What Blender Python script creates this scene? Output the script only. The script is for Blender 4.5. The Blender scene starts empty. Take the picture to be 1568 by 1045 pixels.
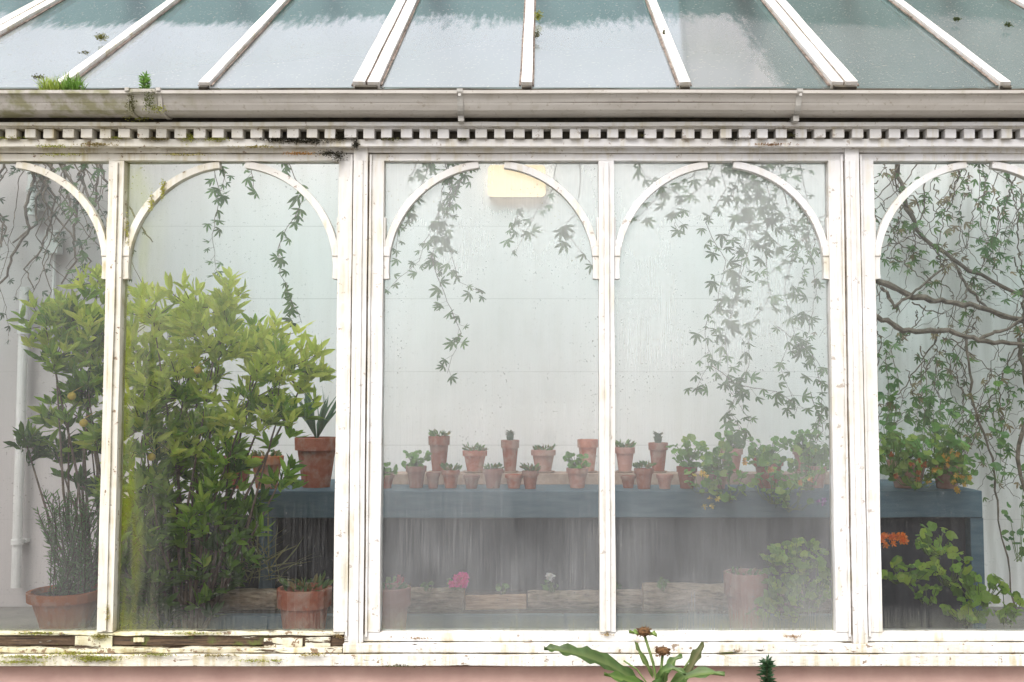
import bpy, math, random
from mathutils import Vector, Matrix, noise as mnoise
random.seed(7)
R=random.random
def U(a,b): return a+(b-a)*random.random()
scene=bpy.context.scene
# ------------------------------------------------------------------ camera
PITCH=math.radians(3.3); FP=1524.4; CY=-5.08; CZ=1.7
cam_d=bpy.data.cameras.new('camera'); cam=bpy.data.objects.new('camera',cam_d)
scene.collection.objects.link(cam); scene.camera=cam
cam.location=(0,CY,CZ); cam.rotation_euler=(math.radians(90)+PITCH,0,0)
cam_d.lens=35; cam_d.sensor_width=36; cam_d.shift_x=-46/1568; cam_d.clip_end=2000; cam_d.clip_start=0.05
def P(u,v,y):
    """survey helper: position (metres) of a point measured on the photo, standing at depth y"""
    a=(u-830)/FP; b=(522.5-v)/FP
    d=Vector((a, math.cos(PITCH)-b*math.sin(PITCH), math.sin(PITCH)+b*math.cos(PITCH)))
    return Vector((0,CY,CZ))+d*((y-CY)/d.y)
def fx(u,y=0): return P(u,600,y).x
def fz(v,y=0): return P(830,v,y).z
def sc(y): return (y-CY)/FP       # metres per photo pixel at depth y
# ------------------------------------------------------------------ world : overcast, brighter towards the zenith
w=bpy.data.worlds.new('World'); scene.world=w; w.use_nodes=True
nt=w.node_tree; bg=nt.nodes['Background']
sky=nt.nodes.new('ShaderNodeTexSky'); sky.sky_type='NISHITA'; sky.sun_disc=False
SE=math.radians(50); SR=math.radians(200)
sky.sun_elevation=SE; sky.sun_rotation=SR; sky.dust_density=4; sky.air_density=1.0
hs=nt.nodes.new('ShaderNodeHueSaturation'); hs.inputs['Saturation'].default_value=0.22
tc=nt.nodes.new('ShaderNodeTexCoord'); sx=nt.nodes.new('ShaderNodeSeparateXYZ'); mr_=nt.nodes.new('ShaderNodeMapRange')
nt.links.new(tc.outputs['Generated'],sx.inputs[0]); nt.links.new(sx.outputs[2],mr_.inputs[0])
mr_.inputs[1].default_value=0; mr_.inputs[2].default_value=1; mr_.inputs[3].default_value=.55; mr_.inputs[4].default_value=3.2
vm=nt.nodes.new('ShaderNodeVectorMath'); vm.operation='SCALE'
wt=nt.nodes.new('ShaderNodeVectorMath'); wt.operation='MULTIPLY'; wt.inputs[1].default_value=(1.0,0.98,.97)
nt.links.new(sky.outputs[0],hs.inputs['Color']); nt.links.new(hs.outputs[0],vm.inputs[0]); nt.links.new(mr_.outputs[0],vm.inputs['Scale'])
nt.links.new(vm.outputs[0],wt.inputs[0]); nt.links.new(wt.outputs[0],bg.inputs[0])
bg.inputs[1].default_value=0.15
sd=bpy.data.lights.new('sun','SUN'); sun=bpy.data.objects.new('sun',sd); scene.collection.objects.link(sun)
sd.energy=1.2; sd.angle=math.radians(26); sd.color=(1,0.97,0.93)
v=Vector((math.sin(SR)*math.cos(SE), math.cos(SR)*math.cos(SE), math.sin(SE)))
sun.rotation_euler=(-v).to_track_quat('-Z','Y').to_euler()
scene.view_settings.view_transform='Standard'
# ------------------------------------------------------------------ materials
class N:
    def __init__(s,name):
        s.m=bpy.data.materials.new(name); s.m.use_nodes=True; s.t=s.m.node_tree
        s.t.nodes.clear(); s.out=s.n('OutputMaterial')
    def n(s,ty,**k):
        x=s.t.nodes.new('ShaderNode'+ty)
        for a,b in k.items(): setattr(x,a,b)
        return x
    def l(s,a,b): s.t.links.new(a,b)
    def put(s,sock,val):
        if hasattr(val,'is_linked'): s.l(val,sock)
        else: sock.default_value=val
    def pos(s):
        g=s.n('NewGeometry'); return g.outputs['Position']
    def mapv(s,vec,scale):
        m=s.n('Mapping'); s.l(vec,m.inputs['Vector']); m.inputs['Scale'].default_value=scale; return m.outputs[0]
    def noise(s,vec,scale,detail=3,rough=.55):
        n=s.n('TexNoise'); s.l(vec,n.inputs['Vector']); n.inputs['Scale'].default_value=scale
        n.inputs['Detail'].default_value=detail; n.inputs['Roughness'].default_value=rough; return n.outputs['Fac']
    def ramp(s,fac,a,b,lo=0.,hi=1.):
        m=s.n('MapRange'); m.clamp=True; s.l(fac,m.inputs[0])
        m.inputs[1].default_value=a; m.inputs[2].default_value=b; m.inputs[3].default_value=lo; m.inputs[4].default_value=hi
        return m.outputs[0]
    def math(s,op,a,b=0.,clamp=False):
        m=s.n('Math',operation=op,use_clamp=clamp); s.put(m.inputs[0],a); s.put(m.inputs[1],b); return m.outputs[0]
    def mix(s,fac,a,b):
        m=s.n('Mix',data_type='RGBA'); s.put(m.inputs[0],fac); s.put(m.inputs[6],a); s.put(m.inputs[7],b); return m.outputs[2]
    def xyz(s,vec):
        x=s.n('SeparateXYZ'); s.l(vec,x.inputs[0]); return x.outputs
    def bump(s,h,strength,dist=.01):
        b=s.n('Bump'); s.l(h,b.inputs['Height']); b.inputs['Strength'].default_value=strength; b.inputs['Distance'].default_value=dist; return b.outputs[0]
    def prin(s,col,rough=.6,bump=None,spec=.4):
        p=s.n('BsdfPrincipled'); s.put(p.inputs['Base Color'],col); s.put(p.inputs['Roughness'],rough)
        p.inputs['Specular IOR Level'].default_value=spec
        if bump is not None: s.l(bump,p.inputs['Normal'])
        return p.outputs[0]
    def mixs(s,fac,a,b):
        m=s.n('MixShader'); s.put(m.inputs[0],fac); s.l(a,m.inputs[1]); s.l(b,m.inputs[2]); return m.outputs[0]
    def done(s,sh): s.l(sh,s.out.inputs[0]); return s.m
def C(r,g,b): return (r,g,b,1)

def paint_mat(name,base=(.69,.69,.70),cream=(.70,.68,.61),rot=None,dirt=1.0,right=.55,flk=.635):
    k=N(name); p=k.pos(); x=k.xyz(p)
    big=k.noise(p,1.6,2); med=k.noise(p,9,4); fine=k.noise(p,60,3)
    streak=k.noise(k.mapv(p,(14,14,1.2)),2.5,3)
    left=k.ramp(x[0],fx(620),fx(120),right,1.05)
    left=k.math('ADD',left,k.ramp(x[2],fz(930),fz(985),0,.22))
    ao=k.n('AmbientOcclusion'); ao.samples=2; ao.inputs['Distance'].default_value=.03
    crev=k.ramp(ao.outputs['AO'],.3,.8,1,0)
    g1=k.math('MULTIPLY',k.ramp(streak,.46,.70),k.ramp(med,.38,.6))
    g1=k.math('MULTIPLY',g1,left)
    base_=k.mix(k.ramp(x[0],fx(600),fx(200)),C(*base),C(*cream))
    col=k.mix(k.math('MULTIPLY',k.ramp(big,.38,.65),.45*dirt),base_,C(.60,.57,.50))
    col=k.mix(k.math('MULTIPLY',g1,.8*dirt,True),col,C(.48,.41,.21))
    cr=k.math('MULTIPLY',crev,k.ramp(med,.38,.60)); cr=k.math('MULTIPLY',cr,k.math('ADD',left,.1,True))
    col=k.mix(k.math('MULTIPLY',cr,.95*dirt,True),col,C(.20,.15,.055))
    flake=k.noise(p,24,5,.7)
    th=k.math('MULTIPLY',k.ramp(flake,flk,flk+.02),left)
    col=k.mix(k.math('MULTIPLY',th,dirt,True),col,C(.22,.15,.09))
    if rot is not None:
        rn=k.noise(k.mapv(p,(1.6,5,14)),2.2,5,.65)
        grain=k.noise(k.mapv(p,(2,30,70)),3,4,.6)
        rm=k.ramp(rn,rot,rot+.02)
        wood=k.mix(k.ramp(grain,.35,.65),C(.02,.013,.009),C(.13,.085,.05))
        wood=k.mix(k.ramp(med,.56,.64),wood,C(.10,.12,.03))
        col=k.mix(rm,col,wood)
        h=k.math('SUBTRACT',fine,k.math('MULTIPLY',rm,3.))
        return k.done(k.prin(col,.7,k.bump(h,.7,.006)))
    h=k.math('SUBTRACT',k.math('ADD',k.math('MULTIPLY',fine,.3),med),k.math('MULTIPLY',th,.6))
    return k.done(k.prin(col,k.ramp(med,.3,.7,.35,.6),k.bump(h,.35,.004)))
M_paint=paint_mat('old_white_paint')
M_paint2=paint_mat('roof_bar_paint',(.70,.68,.67),(.69,.67,.64),None,.9,.6)
M_rot=paint_mat('rotten_painted_sill',(.66,.64,.56),(.66,.64,.56),.33,1,1)
M_rot2=paint_mat('weathered_painted_sill',(.69,.69,.68),(.69,.66,.57),.66,1.1,.6,.62)
M_rot3=paint_mat('mossy_painted_sill',(.66,.64,.54),(.62,.61,.42),.58,1.3,.85,.58)

def simple(name,c1,c2,scale=8,rough=.7,bs=.3,stretch=(1,1,1),bd=.005,spec=.3,det=4):
    k=N(name); p=k.mapv(k.pos(),stretch); n=k.noise(p,scale,det,.6)
    return k.done(k.prin(k.mix(k.ramp(n,.3,.7),C(*c1),C(*c2)),rough,k.bump(n,bs,bd),spec))
M_dark=simple('shade_and_grime_board',(.03,.028,.024),(.10,.085,.06),20)  # near-black stands in for shade behind dentils and gutter; also dirty eaves edge
k=N('cast_gutter_paint'); p=k.pos(); n1=k.noise(k.mapv(p,(1,1,3)),5,4); n2=k.noise(p,45,3)
n3=k.noise(k.mapv(p,(10,10,1)),2,4); x=k.xyz(p)
col=k.mix(k.ramp(n1,.3,.7),C(.46,.435,.40),C(.55,.53,.50)); col=k.mix(k.math('MULTIPLY',k.ramp(n2,.60,.72),.5),col,C(.26,.22,.16))
col=k.mix(k.ramp(n3,.58,.78,0,.4),col,C(.32,.29,.20))
gl=k.math('MULTIPLY',k.ramp(x[0],fx(330,-.2),fx(150,-.2)),k.ramp(k.noise(p,13,4),.42,.60)); col=k.mix(k.math('MULTIPLY',gl,.7),col,C(.22,.22,.08))
M_gut=k.done(k.prin(col,.45,k.bump(n2,.25,.003)))
M_iron=simple('painted_bracket',(.35,.34,.32),(.5,.49,.46),30,.5)
M_rust=simple('rusty_gap',(.05,.03,.02),(.26,.18,.11),40,.9)
M_pinkwall=simple('pink_render',(.44,.285,.25),(.54,.37,.325),6,.9,.5,(1,1,1),.01)
M_upper=simple('upper_grey_render',(.17,.22,.215),(.25,.29,.28),2.5,.9,.3)
M_brown=simple('neighbour_brown_render',(.22,.165,.135),(.32,.25,.215),1.5,.9,.3)
M_soil=simple('soil',(.03,.022,.015),(.10,.07,.05),30,.95,1,(1,1,1),.02)
M_floor=simple('concrete_floor',(.14,.13,.12),(.24,.225,.2),5,.9)
M_ground=simple('gravel_ground',(.16,.15,.13),(.28,.26,.23),25,.95,1,(1,1,1),.02)
M_slate=simple('slate_board',(.018,.020,.028),(.042,.045,.058),6,.7,.2,(3,3,.6))
M_bench=simple('blue_grey_bench_paint',(.065,.12,.16),(.11,.175,.215),9,.6,.3,(.5,1,3))
M_pipe=simple('white_pipe',(.66,.66,.64),(.78,.78,.76),6,.4,.1)
M_bark=simple('bark',(.15,.11,.075),(.50,.41,.31),14,.9,1,(1,4,4),.02)
M_logend=simple('log_end',(.35,.22,.12),(.5,.34,.2),30,.8)
M_split=simple('split_wood',(.24,.13,.07),(.62,.45,.30),8,.8,.6,(1,6,12),.01)
M_twig=simple('twig_bark',(.09,.07,.05),(.22,.17,.135),20,.9,.3,(1,1,1),.005,.3,2)
M_bud=simple('seed_head',(.05,.03,.015),(.2,.1,.04),80,.9,1)
M_saucer=simple('cork_mat',(.35,.25,.2),(.5,.38,.3),20,.9)
def pot_mat(name,a,b):
    k=N(name); p=k.pos(); n=k.noise(p,18,4); n2=k.noise(p,9,3); oi=k.n('ObjectInfo')
    col=k.mix(k.ramp(n,.3,.7),C(*a),C(*b)); col=k.mix(k.math('MULTIPLY',k.ramp(n2,.48,.68),.6),col,C(.5,.42,.36))
    h=k.n('HueSaturation'); k.l(col,h.inputs['Color']); k.l(k.ramp(oi.outputs['Random'],0,1,.65,1.15),h.inputs['Value'])
    return k.done(k.prin(h.outputs[0],.85,k.bump(n,.3,.004),.2))
M_terra=pot_mat('terracotta',(.38,.12,.07),(.50,.19,.12))
M_terra2=pot_mat('pale_terracotta',(.42,.21,.17),(.52,.29,.24))
M_oran=pot_mat('orange_plastic',(.5,.16,.05),(.55,.2,.08))
def leafmat(name,trans=.45):
    k=N(name); a=k.n('Attribute',attribute_name='Col')
    pr=k.prin(a.outputs['Color'],.42,None,.5); t=k.n('BsdfTranslucent'); k.l(a.outputs['Color'],t.inputs[0])
    return k.done(k.mixs(trans,pr,t.outputs[0]))
M_leaf=leafmat('leaf')
k=N('white_block_wall'); p=k.pos(); x=k.xyz(p)
zz=k.math('DIVIDE',k.math('SUBTRACT',x[2],fz(682,2.6)),.565)
fr=k.math('FRACT',k.math('ADD',zz,10.5)); dd=k.math('ABSOLUTE',k.math('SUBTRACT',fr,.5))
line=k.ramp(dd,.003,.009,1,0)
wn=k.noise(k.mapv(p,(6,6,.7)),2,4); wb=k.noise(p,1.2,3)
col=k.mix(k.ramp(wn,.45,.75,0,.35),C(.86,.85,.845),C(.71,.69,.65))
col=k.mix(k.ramp(wb,.4,.7,0,.25),col,C(.78,.77,.75))
col=k.mix(k.math('MULTIPLY',line,.35),col,C(.4,.39,.37))
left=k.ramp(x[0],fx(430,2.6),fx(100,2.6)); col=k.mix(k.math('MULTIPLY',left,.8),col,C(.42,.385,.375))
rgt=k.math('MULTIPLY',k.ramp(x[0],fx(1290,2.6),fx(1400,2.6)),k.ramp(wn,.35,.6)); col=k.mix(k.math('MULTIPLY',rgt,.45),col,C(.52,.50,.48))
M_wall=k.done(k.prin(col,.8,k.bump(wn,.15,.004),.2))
k=N('lamp_diffuser'); e=k.n('Emission'); e.inputs[0].default_value=C(1,.80,.51); e.inputs[1].default_value=1.45
M_lamp=k.done(e.outputs[0])
def glass_mat(name,h0,htop,hbot,streak,algae=None,spots=.30):
    k=N(name); p=k.pos(); x=k.xyz(p)
    big=k.noise(k.mapv(p,(1,1,.6)),2.2,3)
    top=k.ramp(x[2],fz(700),fz(300)); bot=k.ramp(x[2],fz(790),fz(930))
    h=k.math('ADD',k.math('MULTIPLY',top,htop),h0); h=k.math('ADD',h,k.math('MULTIPLY',bot,hbot))
    h=k.math('MULTIPLY',h,k.ramp(big,.3,.7,.65,1.35))
    st=k.noise(k.mapv(p,(95,95,1.7)),2.0,3,.65)
    low=k.math('MULTIPLY',k.ramp(x[2],fz(420),fz(800),.3,1),k.ramp(x[2],fz(960),fz(880),.4,1))
    low=k.math('MULTIPLY',low,k.ramp(big,.38,.60,.4,1))
    h=k.math('ADD',h,k.math('MULTIPLY',k.math('MULTIPLY',k.ramp(st,.42,.72),low),streak))
    dr=k.noise(p,80,1); dm=k.math('MULTIPLY',k.ramp(dr,.69,.73),k.ramp(big,.44,.58,.2,1))
    colx=k.mix(dm,C(.80,.82,.84),C(.36,.35,.31)); h=k.math('ADD',h,k.math('MULTIPLY',dm,spots))
    gb=k.math('MULTIPLY',k.ramp(x[2],fz(925),fz(968)),k.ramp(st,.35,.6)); h=k.math('ADD',h,k.math('MULTIPLY',gb,.25)); colx=k.mix(k.math('MULTIPLY',gb,.8),colx,C(.35,.37,.20))
    if algae is not None:
        am=k.ramp(x[0],fx(algae),fx(algae+80),1,0)
        an=k.noise(k.mapv(p,(8,8,1.0)),1.6,4,.65); am=k.math('MULTIPLY',am,k.ramp(an,.36,.60))
        h=k.math('ADD',h,k.math('MULTIPLY',am,.28)); colx=k.mix(k.math('MULTIPLY',am,1.2,True),colx,C(.48,.52,.06))
    d=k.n('BsdfDiffuse'); k.put(d.inputs[0],colx)
    tl=k.n('BsdfTranslucent'); k.put(tl.inputs[0],colx)
    dt=k.mixs(.3,d.outputs[0],tl.outputs[0])
    t=k.n('BsdfTransparent'); t.inputs[0].default_value=C(.98,.975,.97)
    a=k.mixs(k.math('ADD',h,0,True),t.outputs[0],dt)
    g=k.n('BsdfGlossy'); g.inputs['Roughness'].default_value=.03
    f=k.n('Fresnel'); f.inputs[0].default_value=1.5
    return k.done(k.mixs(f.outputs[0],a,g.outputs[0]))
G_clear=glass_mat('glass_clear',.01,.02,.0,.04,None,.2)
G_left=glass_mat('glass_left',.03,.04,.04,.07)
G_alg=glass_mat('glass_algae',.0,.09,.0,.07,186)
G_haze=glass_mat('glass_condensation',.11,.19,.07,.13)
G_haze2=glass_mat('glass_condensation_heavy',.13,.21,.09,.13)
k=N('plain_glass'); t=k.n('BsdfTransparent'); t.inputs[0].default_value=C(.98,.975,.97); g=k.n('BsdfGlossy'); g.inputs['Roughness'].default_value=.03
f=k.n('Fresnel'); f.inputs[0].default_value=1.45; M_plain=k.done(k.mixs(f.outputs[0],t.outputs[0],g.outputs[0]))
# roof glass: condensation mask also paints in the reflected sky and building
k=N('roof_glass_fog_reflection'); uv=k.n('UVMap'); uv.uv_map='UVMap'; x=k.xyz(uv.outputs[0]); p=k.pos()
n=k.noise(k.mapv(uv.outputs[0],(7,1.2,1)),3,4,.72); nb=k.noise(uv.outputs[0],1.1,1)
s=k.math('ADD',x[1],k.math('MULTIPLY',k.math('SUBTRACT',n,.5),.8)); s=k.math('ADD',s,k.math('MULTIPLY',k.math('SUBTRACT',nb,.5),.8))
m=k.ramp(s,1.18,1.42,1,0)
xr=k.math('ADD',x[0],k.math('MULTIPLY',k.math('SUBTRACT',n,.5),.3))
m=k.math('MULTIPLY',m,k.ramp(xr,1.17,1.25,1,.25))  # pale mask cut back at right to paint in the building's darker reflection
sp=k.math('MULTIPLY',k.ramp(k.noise(p,60,1),.67,.72),.6)
hz=k.math('ADD',k.math('ADD',k.math('MULTIPLY',m,.38),.06),sp,True)
d=k.n('BsdfDiffuse'); k.l(k.mix(k.math('MULTIPLY',sp,1.6),k.mix(k.ramp(nb,.35,.65,0,.5),C(.78,.83,.88),C(.64,.70,.68)),C(.3,.3,.22)),d.inputs[0]); tl=k.n('BsdfTranslucent'); tl.inputs[0].default_value=C(.87,.87,.88)
dt=k.mixs(.4,d.outputs[0],tl.outputs[0])
t=k.n('BsdfTransparent'); k.l(k.mix(m,C(.52,.74,.75),C(.96,.965,.97)),t.inputs[0])
a=k.mixs(hz,t.outputs[0],dt)
g=k.n('BsdfGlossy'); g.inputs['Roughness'].default_value=.06; k.l(k.mix(m,C(.62,.78,.80),C(.86,.91,.96)),g.inputs[0])
f=k.n('Fresnel'); f.inputs[0].default_value=1.5
ff=k.math('MULTIPLY',f.outputs[0],k.ramp(m,0,1,.7,1.5),True)
M_roof=k.done(k.mixs(ff,a,g.outputs[0]))

# ------------------------------------------------------------------ mesh builder
class MB:
    def __init__(s): s.V=[];s.F=[];s.C=[];s.M=[]
    def add(s,vs,fs,col=(1,1,1),mi=0):
        o=len(s.V); s.V+= [tuple(v) for v in vs]; s.C+=[col]*len(vs)
        for f in fs: s.F.append(tuple(i+o for i in f)); s.M.append(mi)
    def box(s,x0,x1,y0,y1,z0,z1,mi=0,j=.0,seg=0.25):
        L=(x1-x0,y1-y0,z1-z0); ax=L.index(max(L)); n=max(1,min(90,int(L[ax]/seg))) if j>0 else 1
        q4=[(y0,y1,z0,z1),(x0,x1,z0,z1),(x0,x1,y0,y1)][ax]; a=q4[:2]; b=q4[2:]
        lo=(x0,y0,z0)[ax]; vs=[];fs=[]
        for i in range(n+1):
            t=lo+L[ax]*i/n
            for (p,q) in ((a[0],b[0]),(a[1],b[0]),(a[1],b[1]),(a[0],b[1])):
                jj=j if 0<i<n else j*.3
                p2=p+U(-jj,jj); q2=q+U(-jj,jj)
                vs.append([(t,p2,q2),(p2,t,q2),(p2,q2,t)][ax])
        for i in range(n):
            for c in range(4):
                d=(c+1)%4; fs.append((i*4+c,i*4+d,i*4+4+d,i*4+4+c))
        fs.append((3,2,1,0)); e=n*4; fs.append((e,e+1,e+2,e+3)); s.add(vs,fs,(1,1,1),mi)
    def tube(s,pts,r,n=6,col=(1,1,1),mi=0,cap=True):
        pts=[Vector(p) for p in pts]; m=len(pts)
        rs=r if isinstance(r,(list,tuple)) else [r]*m
        vs=[];fs=[]
        for i,p in enumerate(pts):
            t=(pts[min(i+1,m-1)]-pts[max(i-1,0)]); t=t.normalized() if t.length>1e-6 else Vector((0,0,1))
            a=t.cross(Vector((.13,.97,.2))).normalized(); b=t.cross(a)
            for q in range(n):
                an=2*math.pi*q/n; vs.append(p+(a*math.cos(an)+b*math.sin(an))*rs[i])
        for i in range(m-1):
            for q in range(n): fs.append((i*n+q,i*n+(q+1)%n,(i+1)*n+(q+1)%n,(i+1)*n+q))
        if cap: fs.append(tuple(range(n))[::-1]); fs.append(tuple(range((m-1)*n,m*n)))
        s.add(vs,fs,col,mi)
    def rev(s,c,prof,n=20,mi=0,col=(1,1,1)):
        vs=[];fs=[]
        for (r,z) in prof:
            for q in range(n):
                a=2*math.pi*q/n; vs.append((c[0]+r*math.cos(a),c[1]+r*math.sin(a),c[2]+z))
        for i in range(len(prof)-1):
            for q in range(n): fs.append((i*n+q,i*n+(q+1)%n,(i+1)*n+(q+1)%n,(i+1)*n+q))
        fs.append(tuple(range(n))[::-1]); s.add(vs,fs,col,mi)
    def leaf(s,b,d,L,W,col,fold=.25,curl=.15,nrm=None):
        d=d.normalized(); u=nrm if nrm is not None else Vector((U(-1,1),U(-1,1),U(-.2,1.2)))
        sd=d.cross(u)
        if sd.length<1e-3: sd=d.cross(Vector((1,0,.1)))
        sd.normalize(); up=sd.cross(d).normalized()
        def q(t,w,sg): return b+d*(L*t)+sd*(sg*w*W*.5)+up*(abs(sg)*w*W*fold*.5-curl*L*t*t)
        vs=[b,q(.33,.85,-1),q(.33,0,0),q(.33,.85,1),q(.68,.8,-1),q(.68,0,0),q(.68,.8,1),q(1,0,0)]
        s.add(vs,[(0,2,1),(0,3,2),(1,2,5,4),(2,3,6,5),(4,5,7),(5,6,7)],col)
    def rleaf(s,c,nr,r,col):
        nr=nr.normalized(); a=nr.cross(Vector((.3,.2,.93))).normalized(); b=nr.cross(a); vs=[c-nr*r*.15]; m=9; o=U(0,6)
        for i in range(m):
            an=o+2*math.pi*i/m; rr=r*(U(.82,1.08) if i else .45); vs.append(c+(a*math.cos(an)+b*math.sin(an))*rr+nr*U(-.1,.15)*r)
        s.add(vs,[(0,i+1,(i+1)%m+1) for i in range(m)],col)
    def obj(s,name,mats,parent=None,smooth=False,bevel=0):
        me=bpy.data.meshes.new(name); me.from_pydata(s.V,[],s.F)
        if not isinstance(mats,(list,tuple)): mats=[mats]
        for m in mats: me.materials.append(m)
        me.polygons.foreach_set('material_index',s.M)
        ca=me.color_attributes.new('Col','FLOAT_COLOR','POINT'); fl=[]
        for c in s.C: fl+= [c[0],c[1],c[2],1.]
        ca.data.foreach_set('color',fl)
        if smooth: me.polygons.foreach_set('use_smooth',[True]*len(me.polygons))
        me.update(); o=bpy.data.objects.new(name,me); scene.collection.objects.link(o)
        if parent: o.parent=parent
        if bevel:
            b=o.modifiers.new('bevel','BEVEL'); b.width=bevel; b.segments=2; b.limit_method='ANGLE'; b.angle_limit=math.radians(40)
        return o
def empty(name):
    o=bpy.data.objects.new(name,None); scene.collection.objects.link(o); return o
def var(c,a=.2):
    f=U(1-a,1+a); return (min(1,c[0]*f*U(.93,1.07)),min(1,c[1]*f),min(1,c[2]*f*U(.9,1.1)))
def lerp(a,b,t): return tuple(a[i]+(b[i]-a[i])*t for i in range(3))

# ------------------------------------------------------------------ ground + setting
mb=MB(); mb.add([(-400,-400,0),(400,-400,0),(400,400,0),(-400,400,0)],[(0,1,2,3)]); mb.obj('ground',M_ground)
GH=empty('greenhouse')
PX=fx(929)-fx(173)
XM=fx(929); HALF=fx(1272)-fx(929)
X0=XM-PX*2.5-.1; X1=XM+PX*2.5+.1
zt=fz(248); zb=fz(967)
mb=MB(); mb.box(X0,X1,.0,.14,-.02,fz(1021)); mb.obj('base_wall',M_pinkwall,GH)
mb=MB(); mb.box(X0,X1,2.6,2.8,0,3.85); mb.box(X0-.1,X0,.0,2.8,0,3.2);mb.box(X1,X1+.1,.0,2.8,0,3.2); mb.obj('back_wall',M_wall,GH)
mb=MB(); mb.box(X0,X1,2.598,2.8,3.852,5.28); mb.box(X0-.05,X1+.05,2.56,2.84,5.282,5.34); mb.obj('upper_wall',M_upper,GH)
mb=MB(); mb.box(2.05,X1+3,2.9,7.5,0,10.5); mb.box(2.0,X1+3.1,2.85,7.6,10.502,10.62); mb.obj('walls',M_brown,empty('neighbouring_house'))
mb=MB(); mb.box(X0,X1,.15,2.59,.01,.12); mb.obj('floor',M_floor,GH)
# ---------------- frame
fr=MB(); J=.0018
sl=MB(); rt=MB(); s3=MB(); ru=MB()
xs=fx(532)
fr.box(xs+.003,X1,-.02,.06,fz(981),zb,0,J)
s3.box(X0,xs,-.022,.06,fz(972),zb-.001,0,.0025,.09)
rt.box(X0,xs,-.012,.058,fz(988),fz(972.5),0,.003,.06)
for u0,u1,va,vb in [(128,184,973,990),(412,470,976,990),(474,512,975,991),(-60,-20,975,989),(216,232,975,982)]:
    s3.box(fx(u0),fx(u1),-.024,-.0125,fz(vb),fz(va),0,.003,.03)
sl.box(xs+.002,X1,-.055,.06,fz(1000,-.05),fz(982),0,J)
s3.box(X0,xs-.002,-.05,.06,fz(1000,-.05),fz(989.5),0,.003,.09)
sl.box(X0,X1,-.075,.06,fz(1020,-.07),fz(1003,-.07),0,.002)
ru.box(X0,X1,-.040,.05,fz(1003,-.07)+.0005,fz(1000,-.05)-.0005,0,.0)
for b in range(-2,3):
    cx=XM+b*PX
    mw=fx(842)-fx(830)
    fr.box(cx-mw,cx+mw,-.028,.05,zb+.001,zt-.001,0,J)
    fr.box(cx-.012,cx+.012,-.040,-.0285,zb+.01,zt-.012,0,J)
    for sg in (-1,1):
        a=cx+sg*HALF; bb=a+sg*(fx(852)-fx(830)); x0,x1=min(a,bb),max(a,bb)
        fr.box(x0,x1,-.024,.05,zb+.001,zt+.001,0,J)
        a2=bb-sg*.012
        fr.box(min(a2,bb),max(a2,bb),-.034,-.0245,zb-.02,zt+.03,0,J)
        g2=bb+sg*.007; ru.box(min(bb,g2)+.0005,max(bb,g2)-.0005,-.020,.02,zb-.02,zt+.03,0,.0008)
        pc=cx+sg*(HALF+.04)/2; half=(HALF-.04)/2 -.001
        for s2 in (-1,1):
            n=22; r1=half+.010; r0=half-.026; czc=zt-half-.004; vs=[];fs=[]
            a0=math.radians(-6); a1=math.radians(83)
            for i in range(n+1):
                an=a0+(a1-a0)*i/n
                for (rr,yy) in ((r0,-.012),(r1,-.012),(r1,.03),(r0,.03)):
                    vs.append((pc+s2*rr*math.cos(an),yy,czc+rr*math.sin(an)))
            for i in range(n):
                for c in range(4):
                    d=(c+1)%4; fs.append((i*4+c,i*4+d,i*4+4+d,i*4+4+c))
            fs+= [(3,2,1,0),(n*4,n*4+1,n*4+2,n*4+3)]
            fr.add(vs,fs)
            zf=fz(393); xa=pc+s2*(half-.031); xb=pc+s2*(half+.004)
            fr.box(min(xa,xb),max(xa,xb),-.017,.032,zf,zf+.05,0,0)
            xa=pc+s2*(half-.008)
            fr.box(min(xa,xb),max(xa,xb),-.0145,.031,zf+.0505,zf+.20,0,0)
    px0=cx+HALF+(fx(852)-fx(830)); px1=cx+PX-HALF-(fx(852)-fx(830))
    fr.box(px0+.007,px1-.007,-.045,.06,fz(999),fz(226),0,J)
    fr.box(px0+.03,px1-.03,-.052,-.0455,fz(990),fz(250),0,J)
    if b==-2: fr.box(X0,cx-HALF-.08,-.045,.06,fz(999),fz(226),0,J)
fr.box(X0,X1,-.022,.055,zt,fz(237),0,J)
fr.box(X0,X1,-.036,.056,fz(236.5),fz(227.5),0,J)
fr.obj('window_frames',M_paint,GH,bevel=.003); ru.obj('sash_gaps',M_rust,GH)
sl.obj('sill',M_rot2,GH,bevel=.003); rt.obj('rotten_sill',M_rot,GH,bevel=.003); s3.obj('peeling_sill',M_rot3,GH,bevel=.002)
co=MB()
co.box(X0,X1,-.075,.055,fz(225,-.07),fz(213.5,-.07),0,J)
co.box(X0,X1,-.120,.055,fz(193,-.12),fz(187,-.12),0,J)
co.box(X0,X1,-.098,.055,fz(197,-.1),fz(193.5,-.1),0,J)
tp=29.2*sc(-.1); n=int((X1-X0)/tp)
for i in range(n):
    xx=X0+i*tp+U(-.003,.003); dz=U(-.002,.002)
    co.box(xx,xx+tp*U(.56,.64),-.100+U(0,.004),-.041,fz(211,-.1)+dz,fz(197.3,-.1),0,0)
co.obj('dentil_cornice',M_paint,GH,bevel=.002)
mb=MB(); mb.box(X0,X1,-.04,.05,fz(213,-.07)+.001,fz(197,-.1)-.002); mb.box(X0,X1,-.06,.05,fz(186,-.1)+.002,3.25)  # dark strips paint in the shade between dentils and below the gutter
mb.obj('fascia',M_dark,GH)
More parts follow.
